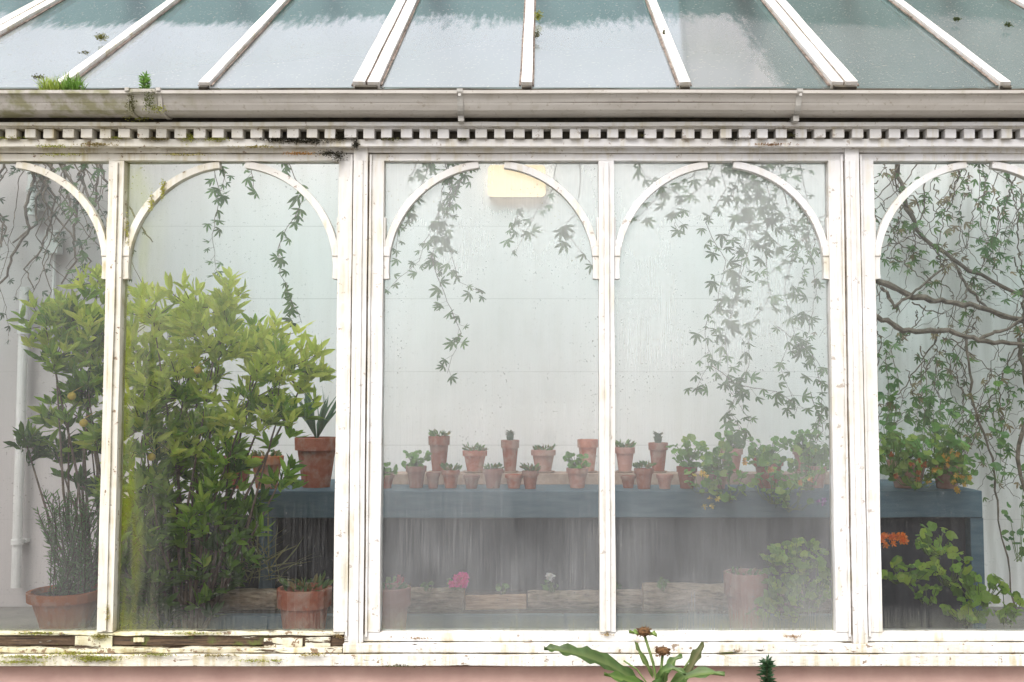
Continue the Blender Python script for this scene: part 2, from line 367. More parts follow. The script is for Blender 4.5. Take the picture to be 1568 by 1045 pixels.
# ---------------- gutter
def gutter():
    mb=MB(); zt_=fz(138,-.24); zb_=fz(173,-.19)
    H=zt_-zb_
    prof=[(-.070,zt_-.02),(-.075,zb_+.012),(-.10,zb_),(-.17,zb_+.002),(-.195,zb_+.012),(-.21,zb_+H*.35),(-.222,zb_+H*.62),(-.232,zt_-.022),(-.246,zt_-.018),(-.248,zt_-.003),(-.238,zt_),(-.226,zt_-.004),(-.222,zt_-.02),(-.205,zb_+H*.4),(-.18,zb_+.016),(-.09,zb_+.014),(-.08,zt_-.02)]
    n=60;vs=[];fs=[];m=len(prof)
    for i in range(n+1):
        x=X0-.1+(X1-X0+.2)*i/n; dz=mnoise.noise(Vector((x*.8,0,3)))*.006
        for (y,z) in prof: vs.append((x,y,z+dz))
    for i in range(n):
        for c in range(m): fs.append((i*m+c,i*m+(c+1)%m,(i+1)*m+(c+1)%m,(i+1)*m+c))
    mb.add(vs,fs)
    def collar(x,w,mi,g=.004):
        vs=[]
        P2=[(y-g if y<-.15 else y, z-(g if z<zb_+H*.5 else -g)) for (y,z) in prof[1:11]]
        for xx in (x-w/2,x+w/2):
            for (y,z) in P2: vs.append((xx,y,z))
        q=len(P2); fs=[(c,c+1,q+c+1,q+c) for c in range(q-1)]+[tuple(range(q)),tuple(range(q,2*q))[::-1]]
        mb.add(vs,fs,(1,1,1),mi)
    for u in (190,238): collar(fx(u,-.2),.02,0,.010)
    collar(fx(214,-.2),.12,0,.005)
    for u in (703,1228,-330,1760):
        collar(fx(u,-.2),.028,1,.006)
        x=fx(u,-.2); mb.box(x-.014,x+.014,-.17,-.06,zb_-.035,zb_-.008,1); mb.tube([(x,-.255,zt_-.03),(x,-.262,zt_-.03)],.008,8,(1,1,1),1)
    mb.obj('gutter_trough',[M_gut,M_iron],GH)
    mb=MB(); mb.box(X0,X1,-.215,-.085,zt_-.055,zt_-.045); mb.obj('gutter_silt',M_soil,GH)
gutter()
# ---------------- roof
SL=math.radians(35); ey=-.12; ez=fz(134,-.12); RL=3.33
def RP(x,s,h=0): return Vector((x,ey+s*math.cos(SL)-h*math.sin(SL),ez+s*math.sin(SL)+h*math.cos(SL)))
barsU=[-695,-445,-170,82,305,557,806,1052,1300,1550,1795,2045,2295,2545]
bx=[(u-830)*sc(-.12) for u in barsU]
edges=sorted(e for e in [X0]+bx+[X1] if X0<=e<=X1)
me_v=[];me_f=[];uvs=[];mi_=[]
for i in range(len(edges)-1):
    h=U(-.002,.002); t=U(-.012,.012); e0=U(-.01,.01); e1=U(-.01,.01)
    for (sa,sb,m_) in ((None,2.1,0),(2.1,RL,1)):
        o_=len(me_v)
        for (x,s) in ((edges[i],e0 if sa is None else sa),(edges[i+1],e1 if sa is None else sa),(edges[i+1],sb),(edges[i],sb)):
            me_v.append(RP(x,s,h+t*max(0,s)/RL)); uvs.append((x,s))
        me_f.append((o_,o_+1,o_+2,o_+3)); mi_.append(m_)
me=bpy.data.meshes.new('roof_glass'); me.from_pydata(me_v,[],me_f); me.materials.append(M_roof); me.materials.append(M_plain)
me.polygons.foreach_set('material_index',mi_)
ul=me.uv_layers.new(name='UVMap')
for lp in me.loops: ul.data[lp.index].uv=uvs[lp.vertex_index]
ro=bpy.data.objects.new('roof_glass',me); scene.collection.objects.link(ro); ro.parent=GH
def sbox(mb,x0,x1,s0,s1,h0,h1,mi=0,j=.0015):
    n=12; vs=[];fs=[]
    for i in range(n+1):
        s=s0+(s1-s0)*i/n
        for (x,h) in ((x0,h0),(x1,h0),(x1,h1),(x0,h1)): vs.append(RP(x+U(-j,j),s,h+U(-j,j)))
    for i in range(n):
        for c in range(4):
            d=(c+1)%4; fs.append((i*4+c,i*4+d,i*4+4+d,i*4+4+c))
    fs+=[(3,2,1,0),(n*4,n*4+1,n*4+2,n*4+3)]; mb.add(vs,fs,(1,1,1),mi)
mb=MB()
for i,x in enumerate(bx):
    if not X0<x<X1: continue
    thick = barsU[i] in (557,1300,-170,2045)
    if thick:
        sbox(mb,x-.066,x-.006,0,RL,-.05,.030); sbox(mb,x+.006,x+.066,0,RL,-.05,.030); sbox(mb,x-.0055,x+.0055,.02,RL,-.05,.020,2)
        sbox(mb,x-.055,x+.055,-.03,-.001,-.04,.012,1)
        for e in (-.078,.066): sbox(mb,x+e,x+e+.011,.01,RL,.003,.010,2,.003)
    else:
        sbox(mb,x-.027,x+.027,0,RL,-.05,.028)
        sbox(mb,x-.022,x+.022,-.03,-.001,-.04,.010,1)
        for e in (-.038,.0275): sbox(mb,x+e,x+e+.010,.01,RL,.003,.009,2,.003)
mb.obj('glazing_bars',[M_paint2,M_dark,simple('rusty_putty',(.06,.045,.035),(.30,.24,.20),25)],GH,bevel=.003)
mb=MB(); mb.box(X0,X1,-.125,-.09,ez-.035,ez-.008,0,.003,.08); mb.obj('eaves_plate',M_dark,GH)
# ---------------- front glass panes
mats={-1:[G_left,G_alg],0:[G_haze,G_haze2],1:[G_clear,M_plain]}
for b in range(-2,3):
    cx=XM+b*PX
    for i,sg in enumerate((-1,1)):
        a=cx+sg*.02; c=cx+sg*(HALF+.02); mb=MB(); t=U(-.003,.003)
        mb.add([(min(a,c),.02,zb-.01),(max(a,c),.02+t,zb-.01),(max(a,c),.02+t,zt+.01),(min(a,c),.02,zt+.01)],[(0,1,2,3)])
        mb.obj('glass_pane',mats.get(b,[M_plain,M_plain])[i],GH)
# ---------------- interior bench
BY=1.6
be=empty('potting_bench')
zbt=fz(752,BY); zbb=fz(793,BY)
mb=MB(); mb.box(fx(395,BY),fx(1500,BY),BY,2.55,zbb,zbt,0,.003,.4)
for u in (400,1482): mb.box(fx(u,BY),fx(u+20,BY),BY+.01,BY+.10,.12,zbb-.001)
mb.obj('bench_top',M_bench,be,bevel=.004)
mb=MB(); mb.box(fx(150,BY),fx(1490,BY),BY+.12,BY+.16,.12,zbb-.001); mb.obj('bench_skirt',M_slate,be)
mb=MB(); zst=fz(724,2.2); mb.box(fx(560,2.2),fx(1300,2.2),2.08,2.34,zbt+.001,zst,0,.002); mb.obj('plank_step',M_saucer,be)
bd=empty('raised_bed')
zl=fz(940,.85)
mb=MB(); mb.box(fx(200,.8),fx(1300,.8),.80,.86,.12,zl,0,.002,.3); mb.obj('bed_board',M_bench,bd,bevel=.004)
mb=MB(); mb.box(fx(200,.8),fx(1300,.8),.861,1.58,.12,zl-.01); mb.obj('bed_soil',M_soil,bd)
def log(u0,u1,vt,vb,y,mat=M_bark,name='log',flat=False):
    r=(vb-vt)/2*sc(y); c0=P(u0,(vt+vb)/2,y); c1=P(u1,(vt+vb)/2,y); n=26; m=16; mb=MB(); vs=[];fs=[]
    off=U(0,50); tl=U(-.01,.01)
    for i in range(n+1):
        t=i/n; c=c0.lerp(c1,t); c.z=zl+r*.98+tl*t
        for q in range(m):
            a=2*math.pi*q/m; rr=r*(1+.16*mnoise.noise(Vector((t*3+off,math.cos(a)*1.5,math.sin(a)*1.5)))+.06*mnoise.noise(Vector((t*20+off,math.cos(a)*5,math.sin(a)*5))))
            if i in(0,n): rr*=.93
            yy=math.cos(a)*rr; zz=math.sin(a)*rr
            if flat: zz=zz*.8; yy=max(yy,-r*.35)
            vs.append((c.x,c.y+yy,c.z+zz))
    for i in range(n):
        for q in range(m): fs.append((i*m+q,i*m+(q+1)%m,(i+1)*m+(q+1)%m,(i+1)*m+q))
    mb.add(vs,fs); mb.add(vs[:m],[tuple(range(m))],(1,1,1),1); mb.add(vs[-m:],[tuple(range(m))],(1,1,1),1)
    mb.obj(name,[mat,M_logend],None,smooth=True)
log(300,428,905,938,.92); log(606,711,901,936,.92); log(713,806,912,940,.90,M_split,'split_log',True)
log(808,982,909,938,.96); log(984,1118,896,938,.92); log(1180,1290,906,938,.92)
# ---------------- pots
def pot(u,vt,vb,wpx,y,mat=M_terra,plant=None,zbase=None,saucer=False,rim=True,name='terracotta_pot'):
    c=P(u,vb,y); k_=sc(y)
    if zbase is None: zbase=c.z
    h=(vb-vt)*k_; r=wpx*k_/2; root=empty(name)
    mb=MB(); b=(c.x,y,zbase+(.012 if saucer else .001))
    rb=r*.62
    if rim: pr=[(rb,0),(r*.86,h*.74),(r*.98,h*.745),(r,h*.99),(r*.97,h),(r*.88,h),(r*.84,h*.86)]
    else: pr=[(rb,0),(r,h*.98),(r*.97,h),(r*.9,h),(r*.86,h*.88)]
    mb.rev(b,pr,22,0)
    zz=b[2]+h*.86; mb.add([(b[0]+r*.85*math.cos(a*.314),b[1]+r*.85*math.sin(a*.314),zz) for a in range(20)],[tuple(range(20))],(1,1,1),1)
    if saucer: mb.rev((b[0],b[1],zbase+.001),[(r*.8,0),(r*.95,.012),(r*.7,.012)],18,2)
    mb.obj('pot_body',[mat,M_soil,M_saucer],root)
    if plant:
        pl=MB(); top=Vector((b[0],b[1],zz+h*.08)); kind,s=plant
        if kind=='succ':
            for i in range(50):
                a=U(0,6.28); rr=r*.8*math.sqrt(R()); q=top+Vector((math.cos(a)*rr,math.sin(a)*rr,U(0,.5)*s))
                pl.leaf(q,Vector((math.cos(a)*.7,math.sin(a)*.7,U(.3,1.2))),s*U(.5,.9),s*.35,var(random.choice([(.16,.26,.08),(.26,.22,.09),(.10,.19,.06)])),.3)
        if kind=='leafy':
            for i in range(38):
                a=U(0,6.28); rr=r*1.3*math.sqrt(R()); q=top+Vector((math.cos(a)*rr,math.sin(a)*rr,U(0,1)*s*1.2))
                pl.rleaf(q,Vector((U(-.6,.6),-.7,U(.2,1))),s*U(.14,.28),var((.15,.30,.07),.3)); pl.tube([top,q],.002,3,(.1,.16,.05),cap=False)
        if kind=='cactus':
            pl.rev(top,[(s*.24,0),(s*.32,s*.4),(s*.24,s*.75),(.002,s*.9)],12,0,(.09,.15,.08))
            for i in range(26):
                a=U(0,6.28); pl.leaf(top+Vector((0,0,s*U(.3,.85))),Vector((math.cos(a),math.sin(a),.6)),s*.5,s*.16,(.16,.17,.10))
        if kind=='strap':
            for i in range(26):
                a=U(0,6.28); pl.leaf(top,Vector((math.cos(a)*.45,math.sin(a)*.3,1)),s*U(.7,1.1),.035,var((.12,.21,.12)),.3,.3)
        pl.obj('plant',M_leaf,root)
    return root
YB=2.2; YF=1.8
for (u,vt,w_,pl) in [(672,671,33,('succ',.06)),(727,693,38,('succ',.06)),(781,677,28,('cactus',.085)),(832,692,38,('succ',.05)),(900,676,32,None),(957,688,31,('succ',.06)),(1008,681,30,('cactus',.09)),(1120,690,36,('leafy',.12)),(1232,690,36,('leafy',.12))]:
    pot(u,vt,724,w_,YB,random.choice([M_terra,M_terra,M_terra2]),pl,zst,True)
for (u,vt,w_,pl) in [(590,735,28,('leafy',.07)),(637,722,32,('leafy',.09)),(663,731,22,None),(690,728,28,('succ',.06)),(722,735,26,None),(755,726,32,('succ',.05)),(787,734,28,None),(812,728,26,('succ',.06)),(884,725,34,('leafy',.09)),(962,736,24,None),(986,724,30,('succ',.06)),(1018,733,26,None),(1052,722,32,('leafy',.1)),(1098,728,36,('leafy',.11)),(1177,710,46,('leafy',.12)),(1250,722,34,('leafy',.12)),(1390,714,60,('leafy',.14)),(1450,716,46,('leafy',.14))]:
    pot(u,vt,755,w_,YF+U(-.06,.05),random.choice([M_terra,M_terra,M_terra2]),pl,zbt)
pot(484,680,755,66,1.9,M_terra,('strap',.42),zbt); pot(408,706,755,50,1.8,M_oran,('succ',.06),zbt); pot(362,706,755,50,1.8,M_terra,None,zbt)
pot(465,903,1010,82,.55,M_terra,('succ',.08),None,False,True)
pot(597,902,1010,62,.55,M_terra2,('succ',.05)); pot(1143,880,1010,66,.5,M_terra2,('succ',.05))
pot(100,905,960,110,.5,M_oran,None,None,False,True,'plant_trough')
# ---------------- lamp
lp=empty('wall_lamp')
c=P(791,276,2.5); mb=MB(); w2=45*sc(2.5); h2=25*sc(2.5)
mb.box(c.x-w2,c.x+w2,2.50,2.575,c.z-h2,c.z+h2); o=mb.obj('diffuser',M_lamp,lp,smooth=True); b=o.modifiers.new('b','BEVEL'); b.width=.035;b.segments=4
mb=MB(); mb.box(c.x-w2+.01,c.x+w2-.01,2.576,2.598,c.z-h2+.01,c.z+h2-.01); mb.obj('backplate',M_pipe,lp,bevel=.006)
for u,v0,v1,r in [(38,440,900,.035),(52,250,330,.04),(-60,250,900,.04)]:
    a=P(u,v0,2.5); bq=P(u,v1,2.5); mb=MB(); mb.tube([(a.x,2.5,a.z),(a.x,2.5,bq.z)],r,14)
    for t in (.15,.5,.85):
        z=a.z+(bq.z-a.z)*t; mb.tube([(a.x,2.5,z-.02),(a.x,2.5,z+.02)],r*1.25,14); mb.box(a.x-.05,a.x+.05,2.54,2.595,z-.012,z+.012)
    mb.obj('drainpipe',M_pipe,None)
jb=empty('junction_box'); mb=MB(); c=P(78,370,2.5); mb.box(c.x-.05,c.x+.05,2.5,2.598,c.z-.09,c.z+.09); mb.tube([(c.x,2.56,c.z-.09),(c.x,2.56,c.z-.9)],.01,8); mb.obj('box',M_pipe,jb,bevel=.008)
# ---------------- foliage helpers
def palm(mb,c,s,col,droop=.5):
    ax=Vector((U(-.6,.6),U(-.6,.2),U(-1,-.1))).normalized(); sdv=ax.cross(Vector((U(-.4,.4),-1,U(-.2,.6)))).normalized()
    n=random.choice([3,3,5,5]); col=var(col,.3)
    nr=ax.cross(sdv)
    for i in range(n):
        a=(i-(n-1)/2)*math.radians(U(32,40))
        d=ax*math.cos(a)+sdv*math.sin(a)
        L=s*(1-.17*abs(i-(n-1)/2))*U(.8,1.1)
        mb.leaf(c,d,L,L*.26,col,.2,U(.0,.3),nr)
def strand(mb,tw,pts,y,s=.08,dens=22,col=(.10,.18,.06),r=.003,spread=.05):
    q=[P(a,b,y+U(-.04,.04)) for a,b in pts]
    out=[]
    for i in range(len(q)-1):
        for k_ in range(5):
            t=k_/5; p=q[i].lerp(q[i+1],t); p+=Vector((U(-.008,.008),U(-.01,.01),0)); out.append(p)
    out.append(q[-1]); tw.tube(out,[r*(1-.6*i/len(out)) for i in range(len(out))],5)
    for i in range(len(out)-1):
        L=(out[i+1]-out[i]).length; n=L*dens; n=int(n)+(1 if R()<n-int(n) else 0)
        for _ in range(n):
            p=out[i].lerp(out[i+1],R()); c=p+Vector((U(-1,1)*spread,U(-1,1)*spread,U(-1,.3)*spread)); tw.tube([p,c],.0012,3,cap=False); palm(mb,c,s*U(.55,1.15),col)
def vine(name,strands,y,**kw):
    root=empty(name); a=MB(); b=MB()
    for s in strands:
        k2=dict(kw); pts=s
        if isinstance(s,dict): k2.update({q:s[q] for q in s if q!='p'}); pts=s['p']
        strand(a,b,pts,k2.pop('y',y),**k2)
    a.obj('leaves',M_leaf,root); b.obj('stems',M_twig,root)
vine('hanging_vine',[[(322,225),(335,300),(326,360),(330,425)],{'p':[(330,225),(345,270),(335,310)],'dens':28}],1.7,s=.08,dens=20)
vine('hanging_vine',[[(430,225),(466,300),(425,380),(430,420),(462,495)],{'p':[(380,225),(388,290)],'dens':12}],1.3,s=.095,dens=20)
vine('hanging_vine',[[(700,225),(690,290),(660,350),(640,400),(598,440)],[(665,225),(640,300),(612,350),(606,395)],[(690,250),(670,320),(690,380),(700,430),(742,450)],[(660,390),(680,450),(705,510),(685,572)],[(735,225),(700,290),(672,350),(660,400)],[(640,240),(622,290)],[(680,240),(690,300),(675,380),(650,400)]],1.5,s=.085,dens=22,spread=.05)
vine('hanging_vine',[{'p':[(858,225),(845,290),(815,335),(790,385)],'dens':11,'spread':.04},{'p':[(880,330),(862,350),(885,380),(905,405)],'dens':16,'y':1.0,'s':.11},{'p':[(885,225),(888,280),(880,330)],'dens':5,'y':1.0},{'p':[(800,318),(785,345),(778,372)],'dens':16,'spread':.04}],1.9,s=.085,dens=12)
S=[[(1090,225),(1060,270),(1010,300),(975,335)],[(1110,225),(1080,280),(1030,320),(1035,350)],[(960,225),(990,270),(1040,300)],
 [(1100,225),(1110,290),(1080,340),(1110,400),(1100,460),(1080,500),(1085,560),(1065,600)],[(1130,225),(1140,300),(1150,370),(1130,440),(1110,520),(1120,600),(1150,650)],
 [(1160,225),(1180,300),(1170,380),(1180,450),(1150,500),(1145,560),(1115,630),(1160,690)],[(1190,225),(1200,300),(1220,370),(1200,440),(1215,510),(1195,560),(1220,630)],
 [(1220,225),(1235,300),(1240,380),(1250,450),(1235,520),(1260,600),(1250,680)],[(1150,225),(1120,300),(1150,340),(1200,380)],[(1110,240),(1150,280),(1190,330),(1230,340)],
 [(1090,560),(1130,590),(1190,600),(1230,625)],[(1240,600),(1262,660),(1225,700)],[(1200,225),(1170,290),(1130,330),(1105,380)],[(1190,500),(1240,540),(1265,575)],[(1130,225),(1160,290),(1140,380),(1120,480),(1100,520)]]
vine('climbing_vine',S,1.4,s=.088,dens=25,spread=.065)
S=[]
for i in range(26):
    u=U(-60,150); v_=225; p=[(u,v_)]
    for j in range(random.randint(3,7)): u+=U(-38,38); v_+=U(25,50); p.append((u,v_))
    S.append({'p':p,'r':random.choice([.004,.006,.011,.015])})
vine('vine_and_reflection',S,2.35,s=.06,dens=6,spread=.08,col=(.05,.08,.04))  # dark branch tangle added indoors to imitate branches reflected in the left pane
vine('vine_and_reflection',[[(140,225),(120,300),(140,360),(100,410),(130,440)],[(160,225),(150,330),(120,400)],[(95,225),(110,280),(105,330)]],1.5,s=.08,dens=15)
root=empty('old_wall_climber'); lv=MB(); tw=MB()
def wood(pts,y,r0,r1):
    q=[P(a,b,y) for a,b in pts]; out=[]
    for i in range(len(q)-1):
        for k_ in range(6): out.append(q[i].lerp(q[i+1],k_/6)+Vector((U(-.012,.012),U(-.02,.02),U(-.012,.012))))
    out.append(q[-1]); m=len(out); tw.tube(out,[(r0+(r1-r0)*i/m)*U(.85,1.15) for i in range(m)],8); return out
wood([(1300,425),(1350,432),(1400,455),(1450,462),(1500,470),(1600,500),(1700,520)],2.2,.024,.014)
wood([(1290,470),(1345,485),(1385,508),(1440,505),(1500,520),(1570,530),(1700,560)],2.1,.022,.014)
wood([(1370,225),(1385,310),(1410,360),(1470,405),(1568,455),(1700,500)],2.4,.018,.012)
wood([(1460,400),(1480,440),(1520,480),(1600,505)],2.4,.012,.008)
wood([(1350,440),(1370,470),(1410,440),(1450,405)],2.2,.014,.006)
wood([(1500,520),(1550,500),(1620,450)],2.1,.014,.008)
wood([(1560,520),(1575,600),(1560,700),(1600,900)],2.3,.02,.014)
wood([(1480,520),(1490,620),(1520,700),(1530,800),(1560,960)],2.35,.010,.005)
for i in range(150):
    u=U(1300,1760); v_=random.choice([U(225,420),U(225,300),U(430,640)]); y=U(2.25,2.5); p=[(u,v_)]; du=U(-16,16)
    for j in range(random.randint(4,8)):
        du+=U(-14,14); u+=du; v_+=U(5,45); p.append((u,v_))
    o_=wood(p,y,U(.003,.0065),.0015)
    for q in o_:
        if R()<.16: palm(lv,q+Vector((U(-.06,.06),U(-.05,.05),U(-.06,.02))),U(.045,.08),random.choice([(.08,.15,.04),(.11,.19,.05),(.22,.17,.09)]))
for i in range(4):
    strand(lv,tw,[(U(1470,1560),225),(U(1480,1560),290),(U(1490,1570),350),(U(1500,1590),400)],2.0,s=.08,dens=17)
for i in range(6):
    u=U(1345,1440); strand(lv,tw,[(u,U(520,560)),(u+U(-20,20),610),(u+U(-20,20),670)],2.0,s=.08,dens=15)
lv.obj('leaves',M_leaf,root); tw.obj('branches',M_twig,root)
# ---------------- shrubs
M_fruit=simple('kumquat_skin',(.55,.42,.06),(.65,.5,.12),20,.5,.1)
def shrub(name,lobes,y,base,L=.10,dens=1.,yel=.6,W=.30,dy=.3,fruits=()):
    root=empty(name); lv=MB(); tw=MB()
    vt=min(v-r for u,v,r,_ in lobes); vb=max(v+r for u,v,r,_ in lobes if v<880)
    zlo=P(0,vb,y).z; zhi=P(0,vt,y).z
    bp=P(base[0],base[1],y); bp.z=max(.12,bp.z)
    for (u,v_,r,dn) in lobes:
        c=P(u,v_,y+U(-dy,dy)*.6); rr=r*sc(y)
        mid=bp.lerp(c,.5)+Vector((U(-.08,.08),U(-.05,.05),0))
        tw.tube([bp+Vector((U(-.05,.05),U(-.05,.05),0)),mid,c],[.012,.008,.004],6)
        n=int(r*r*.0095*dn*dens)+4
        for i in range(n):
            d=Vector((random.gauss(0,1),random.gauss(0,1),random.gauss(0,1))).normalized(); f=R()**.45
            q=c+Vector((d.x*rr,d.y*min(rr,dy),d.z*rr))*f*U(.85,1.2)
            tw.tube([c.lerp(q,.35),q],[.003,.002],3,cap=False)
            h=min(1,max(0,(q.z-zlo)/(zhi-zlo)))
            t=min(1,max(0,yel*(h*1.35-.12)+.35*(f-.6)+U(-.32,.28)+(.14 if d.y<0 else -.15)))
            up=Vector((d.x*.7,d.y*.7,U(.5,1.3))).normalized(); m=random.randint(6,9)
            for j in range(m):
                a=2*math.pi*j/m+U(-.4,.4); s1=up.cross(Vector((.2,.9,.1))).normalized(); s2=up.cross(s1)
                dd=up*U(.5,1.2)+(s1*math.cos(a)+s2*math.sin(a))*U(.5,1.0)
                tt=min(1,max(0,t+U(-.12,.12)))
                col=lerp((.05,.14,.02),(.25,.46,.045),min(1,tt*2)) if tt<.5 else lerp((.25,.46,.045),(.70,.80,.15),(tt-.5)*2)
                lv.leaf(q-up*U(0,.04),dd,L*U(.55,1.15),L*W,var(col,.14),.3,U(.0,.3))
    lv.obj('leaves',M_leaf,root); tw.obj('stems',M_twig,root)
    if fruits:
        fb=MB()
        for (u,v_) in fruits:
            c=P(u,v_,y-.32); r=.022; fb.rev(c,[(r*math.sin(a*math.pi/8)+.0005,-r*math.cos(a*math.pi/8)) for a in range(9)],12)
            fb.tube([c+Vector((0,0,r)),c+Vector((.01,.12,.06))],.002,4)
        fb.obj('fruit',M_fruit,root,smooth=True)
shrub('citrus_shrub',[(235,490,55,1),(215,560,60,1.1),(300,478,45,1),(345,470,40,1),(330,535,65,1),(400,525,55,.9),(430,570,60,.9),(475,565,34,.8),(280,610,80,1.1),(380,615,60,.8),(220,660,70,1.2),(300,700,80,1.),(425,640,45,.7),(350,700,45,.6),(230,760,70,1.3),(320,790,65,1),(430,735,28,.6),(380,780,36,.7),(250,850,65,1.2),(345,860,40,.7),(200,820,50,1),(230,910,60,1),(310,900,50,.8)],.75,(290,1000),L=.115,yel=1.08,fruits=[(303,567),(232,700)])
shrub('citrus_shrub',[(70,500,38,.9),(110,480,45,1),(145,520,50,1),(85,550,38,.9),(135,600,42,.9),(105,630,34,.9),(40,680,26,1),(85,690,26,.8),(140,680,40,.9),(120,740,26,.6),(150,430,30,.7),(160,560,50,1)],.7,(140,960),L=.11,yel=.75,dens=1.15,fruits=[(110,607),(128,648)])
def needles(name,u,vb,vt,wpx,y,n,col,L=.05,zb_=None):
    root=empty(name); mb=MB()
    b=P(u,vb,y)
    for i in range(n):
        a=b+Vector((U(-1,1)*wpx*.25*sc(y),U(-.05,.05),0)); top=P(u+U(-1,1)*wpx*.5,vt+abs(U(-1,1))*(vb-vt)*.4,y+U(-.1,.1))
        mb.tube([a,top],.003,4,(.1,.09,.05))
        m=int((top-a).length/.008)
        for j in range(m):
            q=a.lerp(top,(j+.5)/m); d=Vector((U(-1,1),U(-1,1),U(.2,1.2)))
            mb.leaf(q,d,L*U(.6,1.1),.008,var(col),.1)
    mb.obj('sprigs',M_leaf,root)
needles('rosemary_plant',110,915,750,110,.5,38,(.13,.26,.08))
def roundplant(name,blobs,y,rl=.03,cols=((.10,.22,.03),(.05,.13,.02)),flowers=None,base=None):
    root=empty(name); mb=MB(); st=MB()
    for (u,v_,ru,rv,n) in blobs:
        g=P(u,v_+rv,y)
        for i in range(n):
            a=U(0,6.28); f=math.sqrt(R()); q=P(u+math.cos(a)*ru*f,v_+math.sin(a)*rv*f,y+U(-.15,.15))
            mb.rleaf(q,Vector((U(-.7,.7),U(-1,-.1),U(.1,1.2))),rl*U(.5,1.3),var(random.choice(cols),.25))
            if i%2==0:
                st.tube([q,q.lerp(g,.5)+Vector((0,0,-.03)),g+Vector((U(-.03,.03),U(-.03,.03),0))],.0022,4,cap=False)
    mb.obj('leaves',M_leaf,root); st.obj('stems',M_stem,root)
    if flowers:
        fb=MB()
        for (u,v_,n,col,s) in flowers:
            for i in range(n):
                c=P(u+U(-1,1)*s,v_+U(-1,1)*s*.7,y-.17)
                for j in range(6):
                    a=j*1.05+U(-.2,.2); fb.leaf(c,Vector((math.cos(a),-.5,math.sin(a))),.024,.018,var(col),.1,.1)
        fb.obj('flowers',M_leaf,root)
M_stem=simple('green_stem',(.10,.15,.04),(.16,.22,.07),10,.7,.3,(1,1,1),.005,.3,1)
G1=((.18,.34,.06),(.12,.25,.05),(.30,.44,.09)); G2=((.10,.21,.05),(.06,.14,.04),(.14,.26,.06)); G3=((.38,.54,.08),(.25,.43,.06),(.17,.31,.05))
roundplant('pelargonium',[(1055,685,32,14,26),(1100,700,38,18,34),(1075,735,30,20,24),(1115,740,30,24,30),(1170,700,30,14,22),(1185,745,38,26,36),(1235,715,30,34,40),(1215,760,30,20,26)],1.55,.030,G1,[(1072,725,4,(.8,.6,.12),10),(1090,768,4,(.75,.6,.15),12),(1135,705,2,(.75,.45,.1),8),(1180,718,3,(.7,.35,.1),10),(1230,735,2,(.7,.35,.1),12),(1255,770,3,(.35,.15,.45),6)])
roundplant('nasturtium',[(1225,850,40,25,60),(1240,895,35,35,60),(1200,890,35,28,40),(1170,930,25,20,18),(1215,925,40,20,32),(1185,850,18,14,12)],.4,.028,G3)
roundplant('coleus_plant',[(1370,690,30,36,56),(1430,680,40,32,60),(1470,710,35,30,46),(1400,725,45,20,44)],1.5,.033,((.12,.25,.05),(.24,.34,.07),(.16,.25,.06)),[(1390,715,8,(.4,.14,.05),28),(1455,715,9,(.55,.32,.06),35),(1470,740,6,(.6,.4,.08),20)])
roundplant('nasturtium',[(1385,875,38,16,34),(1430,825,30,22,28),(1455,870,32,28,34),(1500,900,45,22,46),(1480,935,35,18,40),(1540,930,25,25,26),(1420,900,25,20,16)],.6,.030,G3,[(1358,828,10,(.9,.28,.04),12),(1378,824,8,(.9,.3,.04),8)])
roundplant('climbing_ivy',[(1360,640,20,60,34),(1440,640,50,30,34),(1530,610,30,60,20),(1560,780,30,80,22),(1530,700,25,40,14)],2.2,.034,G2)
roundplant('small_bed_plant',[(700,892,16,8,20),(605,892,14,8,20),(842,896,12,6,12),(1015,893,10,6,12),(655,897,10,5,8),(940,900,12,5,10),(770,899,10,5,8)],.86,.018,G2,[(703,888,24,(.95,.12,.50),12),(842,884,8,(.9,.9,.9),4),(610,888,5,(.5,.1,.15),8)])
root=empty('spider_plant'); mb=MB()
for i in range(70):
    b=P(U(330,430),U(860,900),1.0); mb.leaf(b,Vector((U(-.8,.9),U(-.4,.2),U(.1,1))),U(.2,.4),.012,var((.32,.32,.15)),.2,.5)
mb.obj('blades',M_leaf,root)
# ---------------- moss, grass on gutter and roof
def tuft(name,c,w_,h,n,col,bw=.005):
    root=empty(name); mb=MB()
    for i in range(n):
        b=c+Vector((U(-1,1)*w_,U(-.02,.02),U(-.01,.01))); mb.leaf(b,Vector((U(-.7,.7),U(-.6,.1),1)),h*U(.4,1.1),bw,var(col,.3),.1,U(0,.5))
    mb.obj('blades',M_leaf,root)
tuft('grass_tuft',P(78,142,-.17),.045,.085,150,(.38,.48,.10)); tuft('grass_tuft',P(112,142,-.17),.045,.10,150,(.20,.36,.07)); tuft('grass_tuft',P(95,142,-.15),.12,.035,140,(.26,.25,.08))
def sprig(name,u,v_,h):
    root=empty(name); mb=MB(); c=P(u,v_,-.17)
    for k_ in range(4):
        t=c+Vector((U(-.03,.03),U(-.02,.02),h*U(.7,1))); mb.tube([c,t],.002,4,(.1,.14,.04))
        for i in range(26): mb.leaf(c.lerp(t,U(.1,1)),Vector((U(-1,1),U(-1,1),U(-.1,.8))),.036,.009,var((.18,.34,.07)),.1)
    mb.obj('sprigs',M_leaf,root)
sprig('weed_sprig',222,143,.095)
def moss(pts,name='moss'):
    root=empty(name); mb=MB()
    for (c,rx,rz,n,col) in pts:
        for i in range(n):
            d=Vector((random.gauss(0,.5),random.gauss(0,.35)-.2,random.gauss(0,.5))); q=c+Vector((d.x*rx,d.y*.012,d.z*rz))
            mb.leaf(q,Vector((U(-1,1),U(-1,.1),U(-.3,1))),.010,.005,var(col,.35),.1)
    mb.obj('clumps',M_leaf,root)
DG=(.11,.11,.04); YG=(.34,.36,.07); BK=(.04,.037,.022)
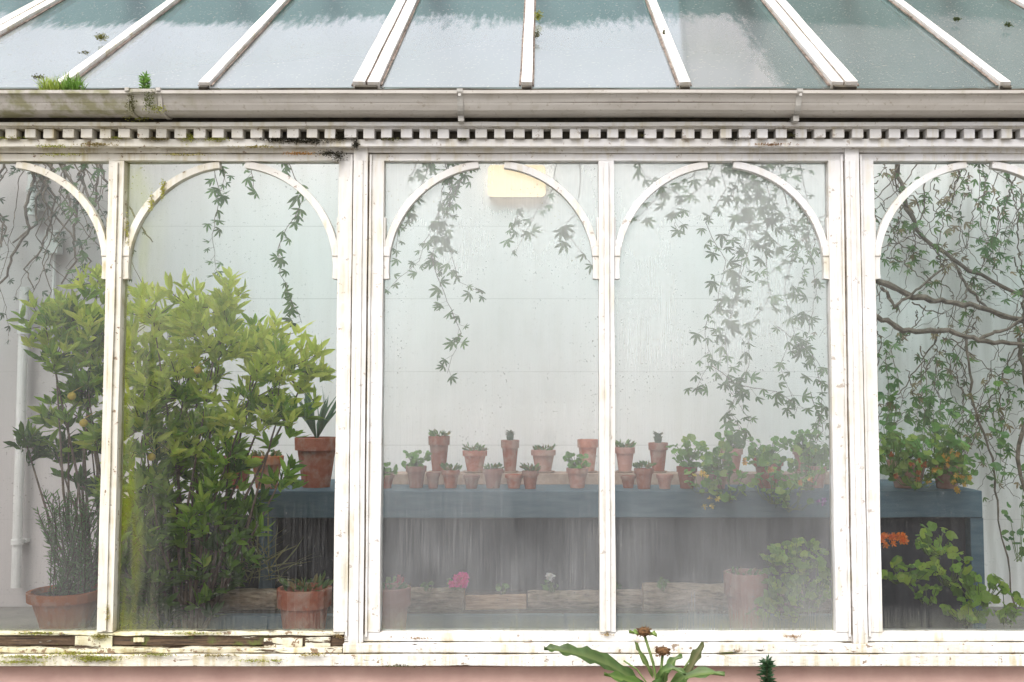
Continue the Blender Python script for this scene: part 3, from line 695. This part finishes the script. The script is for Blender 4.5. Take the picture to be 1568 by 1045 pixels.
def onroof(x_u,v_):
    b=(522.5-v_)/FP; e=PITCH+math.atan(b); te=math.tan(e); A=ez-CZ; B=ey-CY
    s=(te*B-A)/(math.sin(SL)-te*math.cos(SL)); y=ey+s*math.cos(SL); return RP((x_u-830)/FP*(y-CY),s,.03)
moss([(onroof(145,66),.03,.02,260,(.2,.2,.05)),(onroof(824,33),.02,.03,260,YG),(onroof(822,62),.015,.02,120,DG),(onroof(1556,47),.02,.012,140,(.08,.11,.03)),(onroof(1476,38),.025,.012,160,(.08,.11,.03)),(onroof(50,128),.03,.01,120,DG),(onroof(1020,60),.008,.02,50,DG),(onroof(120,90),.03,.01,70,DG)])
moss([(P(200,160,-.235),.025,.05,140,DG),(P(228,155,-.245),.03,.05,200,(.13,.15,.05)),(P(214,180,-.12),.07,.02,200,YG),(P(240,168,-.23),.05,.02,120,YG)])
moss([(P(u,v_,-.085),w_,h_,n,c) for (u,v_,w_,h_,n,c) in [(432,215,.10,.010,380,BK),(470,217,.12,.012,400,BK),(523,210,.05,.018,260,BK),(545,222,.015,.03,160,BK),(290,212,.04,.02,160,YG),(330,214,.06,.01,120,YG),(150,222,.09,.008,200,(.3,.24,.08)),(505,236,.05,.012,220,BK),(240,214,.06,.008,160,(.2,.17,.06)),(460,236,.08,.008,160,(.42,.22,.06)),(600,214,.05,.006,90,DG),(708,214,.03,.006,80,DG),(880,204,.02,.02,40,(.45,.18,.06)),(1180,222,.10,.006,140,(.35,.22,.12)),(1120,213,.03,.008,80,BK),(1215,208,.03,.01,80,DG),(990,208,.03,.008,50,DG),(80,225,.08,.006,120,YG),(20,212,.08,.006,120,YG),(180,212,.06,.006,100,YG),(390,226,.1,.005,120,(.35,.3,.1)),(100,238,.12,.004,90,YG),(280,238,.12,.004,90,(.4,.36,.1))]])
moss([(P(u,v_,-.085),w_,h_,n,c) for (u,v_,w_,h_,n,c) in [(150,1009,.12,.012,600,YG),(40,1006,.15,.008,300,YG),(110,1001,.10,.008,260,(.4,.4,.09)),(240,1003,.10,.006,180,(.3,.32,.08)),(480,1003,.08,.005,140,(.4,.34,.1)),(610,1020,.08,.004,80,DG),(330,1004,.12,.005,140,(.3,.26,.1)),(400,1012,.12,.004,140,YG),(30,1014,.15,.006,260,YG)]])
moss([(P(u,v_,-.03),w_,h_,n,c) for (u,v_,w_,h_,n,c) in [(155,975,.05,.010,200,(.3,.28,.08)),(60,970,.1,.004,120,YG),(300,970,.15,.004,140,YG),(165,940,.01,.05,60,(.4,.36,.12)),(520,975,.03,.01,60,(.3,.22,.1)),(640,978,.06,.003,50,(.35,.22,.1)),(930,972,.03,.006,50,(.4,.3,.15)),(1215,975,.04,.004,60,(.35,.22,.1)),(1275,990,.03,.008,60,(.3,.25,.12)),(575,990,.02,.01,50,(.3,.2,.1))]])
moss([(P(250,290,-.015),.012,.05,120,(.45,.45,.07)),(P(232,310,-.015),.012,.05,100,(.45,.45,.07)),(P(196,350,-.015),.008,.08,80,(.4,.4,.08)),(P(520,240,-.045),.03,.02,160,BK)])
# ---------------- foreground plants
root=empty('elecampane_plant'); mb=MB(); st=MB(); bd_=MB(); FY=-.55
g=P(1015,1045,FY); g.z=0
def stem(pts,r=.006):
    q=[P(a,b,FY) for a,b in pts]; st.tube([g+Vector((U(-.03,.03),0,0))]+q,[r*1.2]+[r]*len(q),8,(.2,.3,.1)); return q[-1]
e1=stem([(1008,1060),(1000,1015),(986,970)]); e2=stem([(1010,1060),(1012,1030),(1015,1000)]); e3=stem([(1025,1060),(1050,1020),(1066,995)],.004); e4=stem([(1000,1060),(975,1025),(955,1012)],.004)
for e in (e1,e2):
    bd_.rev(e+Vector((0,0,-.012)),[(.006,0),(.024,.008),(.030,.02),(.022,.034),(.006,.039)],14)
    for i in range(80):
        a=U(0,6.28); bd_.leaf(e+Vector((math.cos(a)*.022,math.sin(a)*.022,U(-.01,.02))),Vector((math.cos(a),math.sin(a),U(-.6,1))),.016,.006,(.1,.05,.02))
def bigleaf(pts,w_,col):
    ctl=[P(a,b,FY+c) for a,b,c in pts]; q=[]
    for i in range(len(ctl)-1):
        for k_ in range(4): q.append(ctl[i].lerp(ctl[i+1],k_/4))
    q.append(ctl[-1]); m=len(q)
    for it in range(2): q=[q[0]]+[(q[i-1]+q[i]*2+q[i+1])/4 for i in range(1,m-1)]+[q[-1]]
    vs=[]; ph=U(0,6)
    for i,p in enumerate(q):
        t=i/(m-1); d=(q[min(i+1,m-1)]-q[max(i-1,0)]).normalized(); sdv=d.cross(Vector((0,-.75,.65))).normalized(); ww=w_*(max(0,math.sin(math.pi*min(1,t*.92+.08)))**.7)*.5
        if i==m-1: ww=.001
        a1=ww*U(.72,1.12); a2=ww*U(.72,1.12); wv=.008*math.sin(i*1.4+ph)
        vs+= [p-sdv*a1+Vector((0,0,.012+wv)),p-sdv*a1*.5+Vector((0,0,.009)),p,p+sdv*a2*.5+Vector((0,0,.009)),p+sdv*a2+Vector((0,0,.012-wv))]
    o=len(mb.V)
    fs=[(i*5+j,i*5+j+1,i*5+j+6,i*5+j+5) for i in range(m-1) for j in range(4)]
    mb.add(vs,fs,col)
    for i in range(m):
        for j in range(5): mb.C[o+i*5+j]=var(col,.3) if j!=2 else (min(1,col[0]*2.0),min(1,col[1]*1.6),col[2]*2.)
bigleaf([(985,1052,0),(960,1035,-.02),(935,1020,-.03),(905,1008,-.05),(875,1000,-.06),(850,997,-.06),(833,996,-.05)],.070,(.065,.115,.03))
bigleaf([(1000,1060,0),(970,1048,-.05),(945,1040,-.08),(925,1035,-.1)],.045,(.10,.18,.04))
bigleaf([(1020,1060,0),(1045,1040,-.03),(1080,1032,-.05),(1110,1036,-.06)],.050,(.09,.16,.04))
bigleaf([(1045,1050,0),(1060,1020,-.01),(1070,1000,-.02),(1078,988,-.02)],.042,(.10,.12,.05))
bigleaf([(1000,1040,0),(990,1020,-.03),(978,1000,-.05),(972,985,-.05)],.024,(.13,.2,.06))
bigleaf([(1015,1055,0),(1020,1030,-.05),(1032,1012,-.07),(1045,1008,-.07)],.034,(.12,.2,.06))
bigleaf([(1005,1055,0),(1012,1030,-.08),(1030,1025,-.10),(1050,1035,-.12)],.036,(.10,.18,.05))
bigleaf([(986,975,0),(975,972,-.01),(963,970,-.01)],.014,(.2,.3,.08)); bigleaf([(986,975,0),(998,972,-.01),(1006,976,-.01)],.014,(.2,.3,.08))
for i in range(12):
    u_=1015+U(-60,60); bigleaf([(1015,1080,0),(u_,1065+U(-15,10),-.1),(u_+U(-40,40),1055+U(-12,30),-.15)],.055,(.10,.18,.05))
mb.obj('leaves',M_leaf,root,smooth=True); st.obj('stems',M_stem,root,smooth=True); bd_.obj('seed_heads',M_bud,root)
root=empty('euphorbia_weed'); mb=MB(); c=P(1176,1050,-.2); c.z=0; t=P(1174,1012,-.2); mb.tube([c,t],.004,6,(.08,.1,.04))
for i in range(260):
    q=c.lerp(t,U(.2,1)**.5); a=U(0,6.28); mb.leaf(q,Vector((math.cos(a),math.sin(a),U(-.1,.9))),.055*U(.6,1),.012,var((.05,.11,.05)),.1,.1)
mb.obj('leaves',M_leaf,root)
